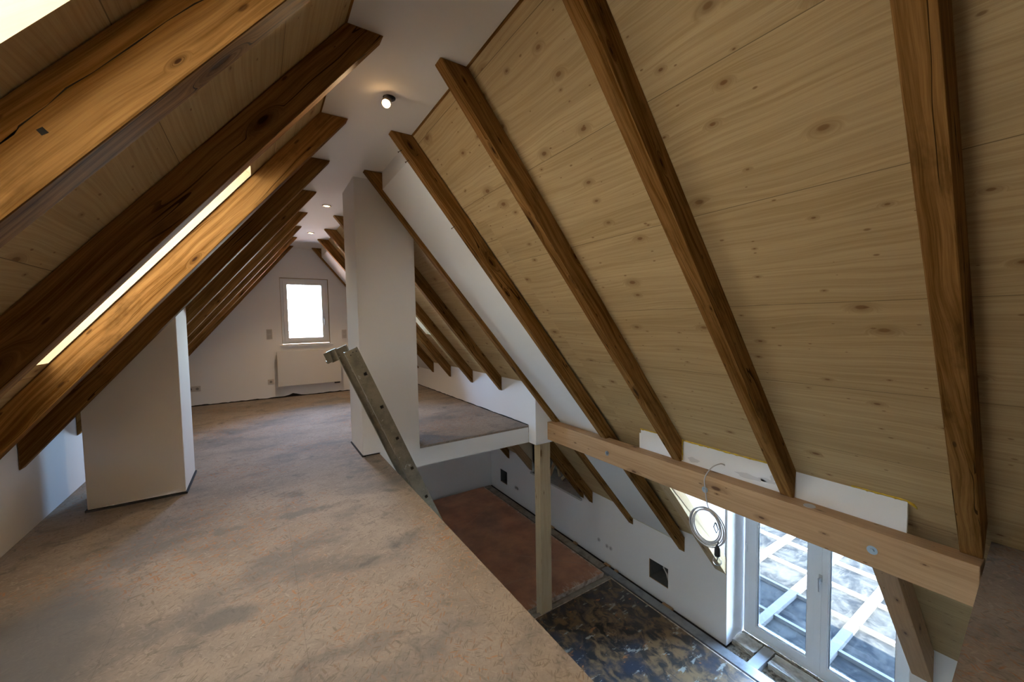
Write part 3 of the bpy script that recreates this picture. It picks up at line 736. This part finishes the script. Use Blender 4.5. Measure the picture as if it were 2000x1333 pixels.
plate_y('white double socket low on the far wall near the left column', -.90, .275, 2, False, 'socket', None, 'wall_socket', 'well')
plate_y('white double socket low on the far wall left of the radiator', .125, .288, 1, False, 'socket', None, 'wall_socket', 'well')
# flush boxes in the lower wall
def outlet_x(label, y, z, n):
    e = empty('flush_box', (XW, y, z), label, 'flush box')
    for k in range(n):
        bm = bmesh.new(); cy = y+.075*(k-(n-1)/2)
        bmesh.ops.create_cone(bm, cap_ends=True, segments=24, radius1=.032, radius2=.032, depth=.003, matrix=Matrix.Translation((XW-.002, cy, z)) @ Matrix.Rotation(math.pi/2, 4, 'Y'))
        obj('box_lid', bm, plain('dusty_lid', (.62, .61, .61), .85), e)
        obj('lid_marks', B(((XW-.0045, cy-.018, z-.006), (XW-.0035, cy+.014, z+.004)), ((XW-.0045, cy-.004, z-.02), (XW-.0035, cy+.006, z+.02))), plain('dirt_brown', (.33, .31, .30), .9), e)
outlet_x('single plastered flush box on the lower wall left of the double one', 4.235, -2.13, 1)
outlet_x('double plastered flush box on the lower wall right of the post', 4.03, -2.15, 2)
outlet_x('faint flush box low on the lower wall, left of the timber post', 6.53, -2.14, 2)
# cables in the square openings
for (y, z, lab) in ((3.165, -2.12, 'grey cables inside the square wall opening right of the post'), (7.03, -2.12, 'grey cable inside the small square wall opening at the back of the lower room')):
    bm = bmesh.new()
    for k in range(2):
        pts = [(XW+.30, y+.10, z+.03+.01*k), (XW+.16, y+.04, z+.05-.015*k), (XW+.09, y-.06-.01*k, z+.03), (XW+.06, y-.12, z-.05-.02*k)]
        P_ = []
        for i in range(len(pts)-1):
            for t in range(6): P_.append(Vector(pts[i]).lerp(Vector(pts[i+1]), t/6))
        P_.append(Vector(pts[-1])); tube(bm, P_, .008, 8)
    tag(obj('loose_cable', bm, M_CABLE, smooth=True), lab, 'cable')
    yc = y
    hy = (3.02, 3.31, -2.205, -1.945) if y < 4 else (6.89, 7.17, -2.205, -1.93)
    bm = frame_x(hy[0]+.0005, hy[1]-.0005, hy[2]+.0005, hy[3]-.0005, XW+.012, XW+.36, .004); addbox(bm, (XW+.355, hy[0]-.01, hy[2]-.01), (XW+.36, hy[1]+.01, hy[3]+.01))
    struct('trim_11' if y < 4 else 'trim_12', bm, M_CAV)  # dark lining box darkens the inside of the opening
    bm = B(((XW+.002, y-.148, -2.207), (XW+.012, y-.142, -1.94)), ((XW+.002, y+.142, -2.207), (XW+.012, y+.148, -1.94)), ((XW+.002, y-.148, -2.209), (XW+.012, y+.148, -2.203)))
    struct('trim_13' if y < 4 else 'trim_14', bm, M_NEW, grain=GY)

# ------------------------------------------------------------------ ceiling spots
M_SATIN = plain('satin_nickel', (.30, .27, .24), .35, .9)
for i, (x, y, lab) in enumerate(((.688, 2.373, 'tilted ceiling spot hanging out of its hole, nearest lamp'), (.690, 4.87, 'flush lit ceiling spot, the middle one of the row'), (.682, 6.406, 'flush lit ceiling spot, farthest one near the window wall'))):
    e = empty('ceiling_spot', (x, y, ZC), lab, 'ceiling lamp', 'recessed spots along the white ceiling strip')
    if i == 0:
        ax = Vector((-.35, -.45, -1)).normalized(); p = Vector((x+.004, y+.004, ZC+.0))
        bm = bmesh.new(); bmesh.ops.create_cone(bm, cap_ends=True, segments=28, radius1=.036, radius2=.036, depth=.004, matrix=Matrix.Translation((x+.012, y+.01, ZC-.002))); obj('cut_out', bm, M_DARK, e)
        bm = bmesh.new(); tube(bm, [p, p+ax*.045, p+ax*.06], [.020, .026, .028], 24); obj('lamp_body', bm, M_SATIN, e, smooth=True)
        bm = bmesh.new(); bmesh.ops.create_uvsphere(bm, u_segments=20, v_segments=12, radius=.024, matrix=Matrix.Translation(p+ax*.060)); obj('lit_bulb', bm, M_LAMP, e, smooth=True)
        lp = p+ax*.10
    else:
        bm = bmesh.new()
        tube(bm, [(x+.041*math.cos(a*math.pi/16), y+.041*math.sin(a*math.pi/16), ZC-.003) for a in range(33)], .006, 8, False); obj('trim_ring', bm, M_SATIN, e, smooth=True)
        bm = bmesh.new(); bmesh.ops.create_cone(bm, cap_ends=True, segments=28, radius1=.026, radius2=.030, depth=.004, matrix=Matrix.Translation((x, y, ZC-.003))); obj('lit_bulb', bm, M_LAMP, e)
        lp = Vector((x, y, ZC-.03)); ax = Vector((0, 0, -1))
    ld = bpy.data.lights.new('spot_light', 'SPOT'); ld.energy = 22; ld.color = (1, .72, .42); ld.spot_size = 1.9; ld.spot_blend = .8; ld.shadow_soft_size = .03
    lo = bpy.data.objects.new('spot_light', ld); C.objects.link(lo); lo.location = lp; lo.rotation_euler = ax.to_track_quat('-Z', 'Y').to_euler()
    lo.parent = e; lo.matrix_parent_inverse = e.matrix_world.inverted()

# ------------------------------------------------------------------ ladder
def ladder():
    al, ph = math.radians(67), math.radians(-2)
    nn = Vector((math.cos(ph), -math.sin(ph), 0)); U = -math.cos(al)*nn + Vector((0, 0, math.sin(al)))
    R_ = Vector((math.sin(ph), math.cos(ph), 0)); N = -math.sin(al)*nn - Vector((0, 0, math.cos(al)))   # N points to the underside
    P0 = Vector((.634, 2.963, .884))           # first rung, near end
    e = empty('aluminium_ladder', P0 - U*((P0.z-ZF)/U.z), 'worn grey aluminium ladder leaning through the floor opening onto the loft edge', 'ladder')
    tbot = -(P0.z-ZF-.065)/U.z
    def fr(origin):
        M4 = Matrix((U, R_, N)).transposed().to_4x4(); M4.translation = origin; return M4
    sp = .28; hole = .0150
    # near rail: web with true square holes, plus flanges
    def rail(org, top, inward):
        us = [tbot]; k = int((-tbot)/sp)
        holes = [(-sp*i-hole, -sp*i+hole, -hole, hole) for i in range(-0, k+1)]
        us = sorted({tbot, top, *[h[j] for h in holes for j in (0, 1)]}); vs = [-.028, -hole, hole, .060]
        th = .004
        M4 = fr(org)
        bm = grid_slab(us, vs, lambda u, v: not inside(u, v, holes), lambda u, v, w: M4 @ Vector((u, w*th*inward, v)))
        for f in bm.faces: f.material_index = 0
        a, b_ = sorted((0, .030*inward))
        addbox(bm, (tbot, a, -.0315), (top, b_, -.028), M4); addbox(bm, (tbot, a, .060), (top, b_, .0635), M4)
        return bm
    near = obj('side_rail', rail(P0, .205, 1), M_ALU, e)
    FO = P0 + R_*.37
    far = obj('side_rail', rail(FO, .205, -1), M_ALU, e)
    for i in range(0, int(-tbot/sp)+1):
        if i > 12: break
        M4 = fr(P0-U*sp*i)
        bm = bmesh.new()   # hollow square rung
        us = [-.0148, -.0120, .0120, .0148]
        bm = grid_slab(us, us, lambda u, v: not (abs(u) < .0120 and abs(v) < .0120), lambda u, v, w: M4 @ Vector((u, .0 + .37*w, v)))
        for f in bm.faces: f.material_index = 0
        addbox(bm, (-.0118, .10, -.0118), (.0118, .12, .0118), M4)
        obj('rung', bm, M_ALU, e)
    # guide brackets and hooks at the head of the far rail
    M4 = fr(FO+U*.13)
    bm = bmesh.new()
    addbox(bm, (-.01, -.012, .045), (.085, .006, .115), M4); addbox(bm, (.055, -.03, .10), (.082, .02, .122), M4)
    addbox(bm, (.0, -.03, .108), (.085, -.024, .150), M4); addbox(bm, (.0, -.03, .145), (.020, .03, .152), M4)
    g = obj('guide_bracket', bm, M_ALU, e, bevel=.002)
    M4 = fr(P0+U*.12); bm = bmesh.new()
    for (u, v) in ((.06, -.012), (.062, .012), (.05, .034)):
        bmesh.ops.create_cone(bm, cap_ends=True, segments=12, radius1=.0045, radius2=.004, depth=.004, matrix=M4 @ Matrix.Translation((u, -.0035, v)) @ Matrix.Rotation(math.pi/2, 4, 'X'))
    obj('rivet', bm, M_DARK, near)
    for org in (P0, FO):
        M4 = fr(org+U*(tbot))
        obj('rubber_foot', B(((-.03, -.006 if org is P0 else -.034, -.034), (.06, .034 if org is P0 else .006, .056))) if False else _box(M4, (-.05, -.004, -.036), (.05, .034, .058)) if org is P0 else _box(M4, (-.05, -.034, -.036), (.05, .004, .058)), M_BLACK, e)
def _box(M4, a, b_):
    bm = bmesh.new(); addbox(bm, a, b_, M4); return bm
ladder()

# ------------------------------------------------------------------ cable coil with bulb
def coil():
    X = BX0-.045; cy, cz, R0 = 1.653, -.335, .128
    e = empty('coiled_lamp_cable', (LX-.01, 1.605, .121), 'grey cable coil hanging in front of the beam with a bare bulb', 'cable')
    pts = []
    P_ = [Vector(p) for p in ((LX-.0095, 1.605, .121), (2.91, 1.62, .135), (2.86, 1.66, .10), (BX0-.03, 1.675, .03), (BX0-.025, 1.672, -.06), (BX0-.03, 1.655, -.155), (BX0-.04, 1.62, -.215))]
    def cr(P, n=8):
        out = []
        for i in range(len(P)-1):
            p0, p1, p2, p3 = P[max(i-1, 0)], P[i], P[i+1], P[min(i+2, len(P)-1)]
            for k in range(n):
                t = k/n
                out.append(.5*((2*p1)+(p2-p0)*t+(2*p0-5*p1+4*p2-p3)*t*t+(3*p1-p0-3*p2+p3)*t**3))
        out.append(P[-1]); return out
    pts = cr(P_)
    a0 = math.radians(60)
    turns = 5
    for k in range(1, turns*28):
        a = a0 - 2*math.pi*k/28; tn = k/28
        j = .010*math.sin(tn*2.1+1)
        rr_ = R0 + .008*math.sin(tn*3.3) + (.0 if tn > .9 else -.012*(1-tn))
        pts.append(Vector((X+.012*math.sin(tn*1.7)+.004*tn, cy+math.cos(a)*-1*rr_+j*.6, cz+math.sin(a)*rr_*1.06+j)))
    # a slacker loop inside, then the tail to the bulb
    for k in range(0, 24):
        a = a0 - 2*math.pi*k/28
        pts.append(Vector((X-.012, cy-.012-math.cos(a)*.100, cz+.02+math.sin(a)*.118)))
    bm = bmesh.new(); tube(bm, pts, .0045, 8); obj('cable', bm, M_CABLE, e, smooth=True)
    bm = bmesh.new()
    for dx, da in ((0, .0), (.004, .25)):
        tube(bm, [(X-.02+dx, 1.565+da*.03, -.26), (X-.024, 1.545, -.30), (X-.02, 1.560, -.335), (X-.015, 1.585, -.30), (X-.02, 1.57, -.26)], .0035, 6)
    obj('cable_tie', bm, M_BLACK, e, smooth=True)
    bm = bmesh.new(); tube(bm, cr([Vector((X-.01, 1.55, -.40)), Vector((X-.015, 1.555, -.425)), Vector((X-.01, 1.558, -.44))]), .0045, 8); obj('cable_tail', bm, M_BLACK, e, smooth=True)
    bm = bmesh.new(); tube(bm, [(X-.01, 1.558, z) for z in (-.432, -.444, -.450, -.505, -.512)], [.008, .014, .019, .021, .018], 20); obj('lamp_socket', bm, M_BLACK, e, smooth=True)
    prof = [(-.512, .013), (-.522, .018), (-.534, .026), (-.548, .031), (-.562, .030), (-.574, .022), (-.580, .010), (-.5815, .002)]
    bm = bmesh.new(); tube(bm, [(X-.01, 1.558, z) for z, r in prof], [r for z, r in prof], 24)
    m, nt, b = mat('bulb_glass'); nt.nodes.remove(b); t = nd(nt, 'ShaderNodeBsdfTransparent'); g = nd(nt, 'ShaderNodeBsdfGlossy'); g.inputs['Roughness'].default_value = .05
    lw = nd(nt, 'ShaderNodeLayerWeight'); lw.inputs[0].default_value = .35; mx = nd(nt, 'ShaderNodeMixShader'); t.inputs[0].default_value = (.9, .92, .92, 1)
    nt.links.new(lw.outputs['Facing'], mx.inputs[0]); nt.links.new(t.outputs[0], mx.inputs[1]); nt.links.new(g.outputs[0], mx.inputs[2]); nt.links.new(mx.outputs[0], nt.nodes['Material Output'].inputs['Surface'])
    bulb = obj('glass_bulb', bm, m, e, smooth=True)
    bm = bmesh.new(); tube(bm, [(X-.01, 1.558, -.515), (X-.01, 1.558, -.545)], [.005, .004], 8); obj('filament_stem', bm, M_SATIN, bulb)
coil()

# ------------------------------------------------------------------ terrace door and its dormer
DX = 4.60
cp = [(3.085, .0), (4.80, .0), (4.80, ZF-.3), (XW+.002, ZF-.3), (XW+.002, ZC-SL*(XW+.002-RBD))]
struct('dormer_side_left', prism(bmesh.new(), cp, 2.291, 2.42), M_WALL)
struct('dormer_side_right', prism(bmesh.new(), cp, .70, .812), M_WALL)
struct('dormer_soffit', B(((2.99, .66, .0), (4.86, 2.44, .26))), M_WALL)
dr = struct('door_1', frame_x(.835, 2.262, -2.395, -.02, DX, DX+.075, .055), M_PVC, bevel=.003)
def leaf(y0, y1, handle):
    lf = obj('door_leaf', frame_x(y0, y1, -2.345, -.07, DX-.016, DX+.055, .085), M_PVC, dr, bevel=.005)
    obj('glazing_bead', frame_x(y0+.083, y1-.083, -2.262, -.153, DX-.004, DX+.03, .010), M_PVC, lf, bevel=.002)
    obj('gasket', frame_x(y0+.091, y1-.091, -2.254, -.161, DX+.004, DX+.03, .006), M_BLACK, lf)
    obj('glass_pane', B(((DX+.040, y0+.088, -2.257), (DX+.046, y1-.088, -.158))), M_GLASS, lf)
    return lf
l1 = leaf(1.556, 2.212, False); l2 = leaf(.885, 1.551, True)
obj('astragal', B(((DX-.022, 1.520, -2.345), (DX-.0165, 1.580, -.07))), M_PVC, l1, bevel=.002)
lever(l2, (DX-.022, 1.528, -1.35), None, (-1, 0, 0))
bm = bmesh.new(); tube(bm, [(DX-.02, 2.235, -1.43), (DX-.02, 2.235, -1.34)], .010, 10); obj('hinge', bm, M_PVC, dr)
# rubble threshold
tb = struct('threshold_base', B(((XW-.03, .80, ZF-.08), (4.68, 2.29, ZF-.035))), M_RUBBLE)
def rough_box(a, b_, n=5, amp=.006, seed=1):
    rnd_ = random.Random(seed)
    bm = bmesh.new(); addbox(bm, a, b_)
    bmesh.ops.subdivide_edges(bm, edges=bm.edges[:], cuts=n, use_grid_fill=True)
    for v in bm.verts: v.co += Vector((rnd_.uniform(-amp, amp), rnd_.uniform(-amp, amp), rnd_.uniform(-amp, amp)*.5))
    return bm
tag(obj('concrete_block', rough_box((4.37, 2.040, ZF-.034), (4.555, 2.272, ZF+.03), seed=2), M_CONC), 'rough grey concrete block in the threshold under the left door corner', 'concrete block', 'rubble in the door threshold')
tag(obj('concrete_block', rough_box((4.36, 1.02, ZF-.034), (4.55, 1.895, ZF+.03), 9, .008, seed=3), M_CONC), 'long broken concrete block in the threshold right of the smooth pale piece', 'concrete block', 'rubble in the door threshold')
tag(obj('pale_plank', B(((4.18, 1.915, ZF-.034), (4.560, 2.022, ZF+.032))), M_FRONTCAP, bevel=.003), 'smooth pale grey piece bridging the threshold between two rough blocks', 'plank')
bm = bmesh.new(); rn = random.Random(5)
for k in range(70):
    y = rn.uniform(.95, 2.26); x = rn.uniform(4.20, 4.36) if rn.random() < .6 else rn.uniform(4.56, 4.60)
    if 1.9 < y < 2.03: continue
    s = rn.uniform(.004, .016); M4 = Matrix.Translation((x, y, ZF-.034+s*.6 if x < 4.5 else ZF-.0+s)) @ Matrix.Rotation(rn.uniform(0, 3), 4, (rn.random(), rn.random(), rn.random()+.01))
    addbox(bm, (-s, -s*.8, -s*.6), (s, s*.8, s*.6), M4)
o = obj('mortar_crumbs', bm, M_RUBBLE, tb); o['kind'] = 'stuff'
obj('mortar_edge', rough_box((4.572, .84, ZF-.04), (4.60, 2.265, ZF+.028), 12, .006, 8), M_RUBBLE, tb)

# terrace outside
TZ = -2.56
struct('terrace', B(((4.68, -6, TZ-.2), (14, 9, TZ))), M_SLAB)
xs = [5.33+.655*k for k in range(-0, 11)]; ys = [1.66-.66*3+.655*k for k in range(0, 9)]
for k, y in enumerate(ys):
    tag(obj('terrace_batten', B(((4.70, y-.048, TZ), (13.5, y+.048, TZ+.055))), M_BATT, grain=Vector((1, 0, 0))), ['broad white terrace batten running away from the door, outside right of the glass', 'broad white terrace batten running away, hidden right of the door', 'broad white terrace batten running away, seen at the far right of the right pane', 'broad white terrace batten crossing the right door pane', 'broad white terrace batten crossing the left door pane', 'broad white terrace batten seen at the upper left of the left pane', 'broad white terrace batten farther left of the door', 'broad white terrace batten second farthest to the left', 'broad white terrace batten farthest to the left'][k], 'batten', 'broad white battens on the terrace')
ordn = ['nearest the door', 'second from the door', 'third from the door', 'fourth from the door', 'fifth from the door', 'sixth from the door', 'seventh from the door', 'eighth from the door', 'ninth from the door', 'tenth from the door', 'farthest from the door']
for k, x in enumerate(xs):
    e = empty('terrace_cross_batten', (x, 1.5, TZ), 'narrow white cross batten on the grey terrace, ' + ordn[k], 'batten', 'narrow white cross battens on the terrace')
    for j in range(len(ys)-1):
        obj('batten_piece', B(((x-.022, ys[j]+.049, TZ), (x+.022, ys[j+1]-.049, TZ+.05))), M_BATT, e, grain=GY)
    

# ------------------------------------------------------------------ lower small dormer with window
struct('dormer_side_far', prism(bmesh.new(), [(3.35, -.05), (4.86, -.05), (4.86, -1.9), (XW+.02, -1.9), (XW+.02, -1.28), (3.35, -.32)], 5.962, 6.10), M_WALL)
struct('dormer_side_near', prism(bmesh.new(), [(3.35, -.05), (4.86, -.05), (4.86, -1.9), (XW+.02, -1.9), (XW+.02, -1.28), (3.35, -.32)], 4.50, 4.638), M_WALL)
struct('dormer_lid', B(((3.30, 4.5, -.30), (4.9, 6.1, -.05))), M_WALL)
struct('window_sill', B(((XW-.035, 4.60, -1.655), (4.70, 5.998, -1.620))), M_GRANITE, bevel=.004)
struct('dormer_back', B(((4.70, 4.5, -1.7), (4.78, 6.1, -.1))), M_GREYW)
rn = random.Random(3)
off = [(4.44, 5.33, 42, .62, M_CREAM), (4.50, 5.46, -28, .50, M_CREAM), (4.40, 5.62, 18, .45, M_NEW), (4.52, 5.15, 12, .42, M_LATH), (4.46, 5.75, -40, .40, M_OLD)]
labs = ['pale wood offcut leaning on the stone sill in the lower dormer', 'pale wood offcut leaning the opposite way across others in the lower dormer', 'light brown offcut standing on the stone sill of the lower dormer', 'narrow grey offcut nearest the bucket on the lower dormer sill', 'dark brown offcut deepest on the lower dormer sill']
for (x, y, a, l, m), lb in zip(off, labs):
    M4 = Matrix.Translation((x, y, -1.619)) @ Matrix.Rotation(math.radians(a), 4, 'X') @ Matrix.Rotation(math.radians(9), 4, 'Y')
    w = .026
    lift = abs(math.sin(math.radians(a)))*w+.004
    M4 = Matrix.Translation((0, 0, lift)) @ M4
    bm = bmesh.new(); addbox(bm, (-.015, -w, 0), (.015, w, l), M4); tag(obj('wood_offcut', bm, m, grain=(M4.to_3x3() @ Vector((0, 0, 1)))), lb, 'wood offcut', 'offcuts on the lower dormer sill')
bk = empty('plastic_bucket', (4.47, 4.93, -1.62), 'dusty grey bucket standing on the stone sill of the lower dormer', 'bucket')
bm = bmesh.new(); tube(bm, [(4.47, 4.93, z) for z in (-1.619, -1.45, -1.449, -1.60)], [.085, .105, .098, .08], 28, True); obj('bucket_body', bm, plain('bucket_blue_grey', (.30, .38, .42), .4), bk, smooth=False)
bm = bmesh.new(); tube(bm, [(4.47+.106*math.cos(a*math.pi/16), 4.93+.106*math.sin(a*math.pi/16), -1.45) for a in range(33)], .006, 8, False); obj('bucket_rim', bm, plain('bucket_rim_white', (.6, .6, .58), .4), bk, smooth=True)

# ------------------------------------------------------------------ roof windows
def roof_window(name, side, y0, y1, x0, x1, added_blind_mat=M_ADDED_BLIND):
    n = nR if side > 0 else nL; zf = (lambda x: zR(x, 5)) if side > 0 else (lambda x: zL(x))
    def pt(x, y, off): return Vector((x, y, zf(x))) + n*off
    def fr_(t, o0, o1, inner):
        dx = t*cosl
        us, vs = [y0-.0, y0+t, y1-t, y1], [x0, x0+dx, x1-dx, x1]
        bm = grid_slab(us, vs, lambda u, v: not (us[1] < u < us[2] and vs[1] < v < vs[2]), lambda y, x, w: pt(x, y, o0 if w == 0 else o1))
        for f in bm.faces: f.material_index = 0
        return bm
    w = struct(name, fr_(.045, .25, .345, True), M_LINING)
    bm = bmesh.new(); vs_ = [bm.verts.new(pt(x, y, .31)) for x, y in ((x0+.01, y0+.02), (x1-.01, y0+.02), (x1-.01, y1-.02), (x0+.01, y1-.02))]
    vt = [bm.verts.new(v.co + n*.006) for v in vs_]
    bm.faces.new(vs_); bm.faces.new(vt[::-1])
    for i in range(4): bm.faces.new([vs_[i], vt[i], vt[(i+1) % 4], vs_[(i+1) % 4]])
    obj('glass_pane', bm, M_GLASS, w)
    if added_blind_mat:
        bm = bmesh.new(); vs_ = [bm.verts.new(pt(x, y, .29)) for x, y in ((x0+.01, y0+.02), (x1-.01, y0+.02), (x1-.01, y1-.02), (x0+.01, y1-.02))]
        bm.faces.new(vs_); obj('added_sun_blind', bm, added_blind_mat, w)  # added sheet behind the pane, softens the sun coming in
roof_window('window_3', -1, 1.975, 2.742, -.847, -.005)
roof_window('window_4', -1, .42, 1.0, -.95, .05)
roof_window('window_5', 1, 5.33, 5.93, 1.45, 2.21, M_ADDED_SHEER)
print('objects', len(bpy.data.objects))
# daylight sampling through the clear openings
portal('portal_window', (.70, YF+.32, 1.48), (0, -1, 0), .8, 1.2)
portal('portal_door', (DX+.12, 1.55, -1.2), (-1, 0, 0), 1.4, 2.3)
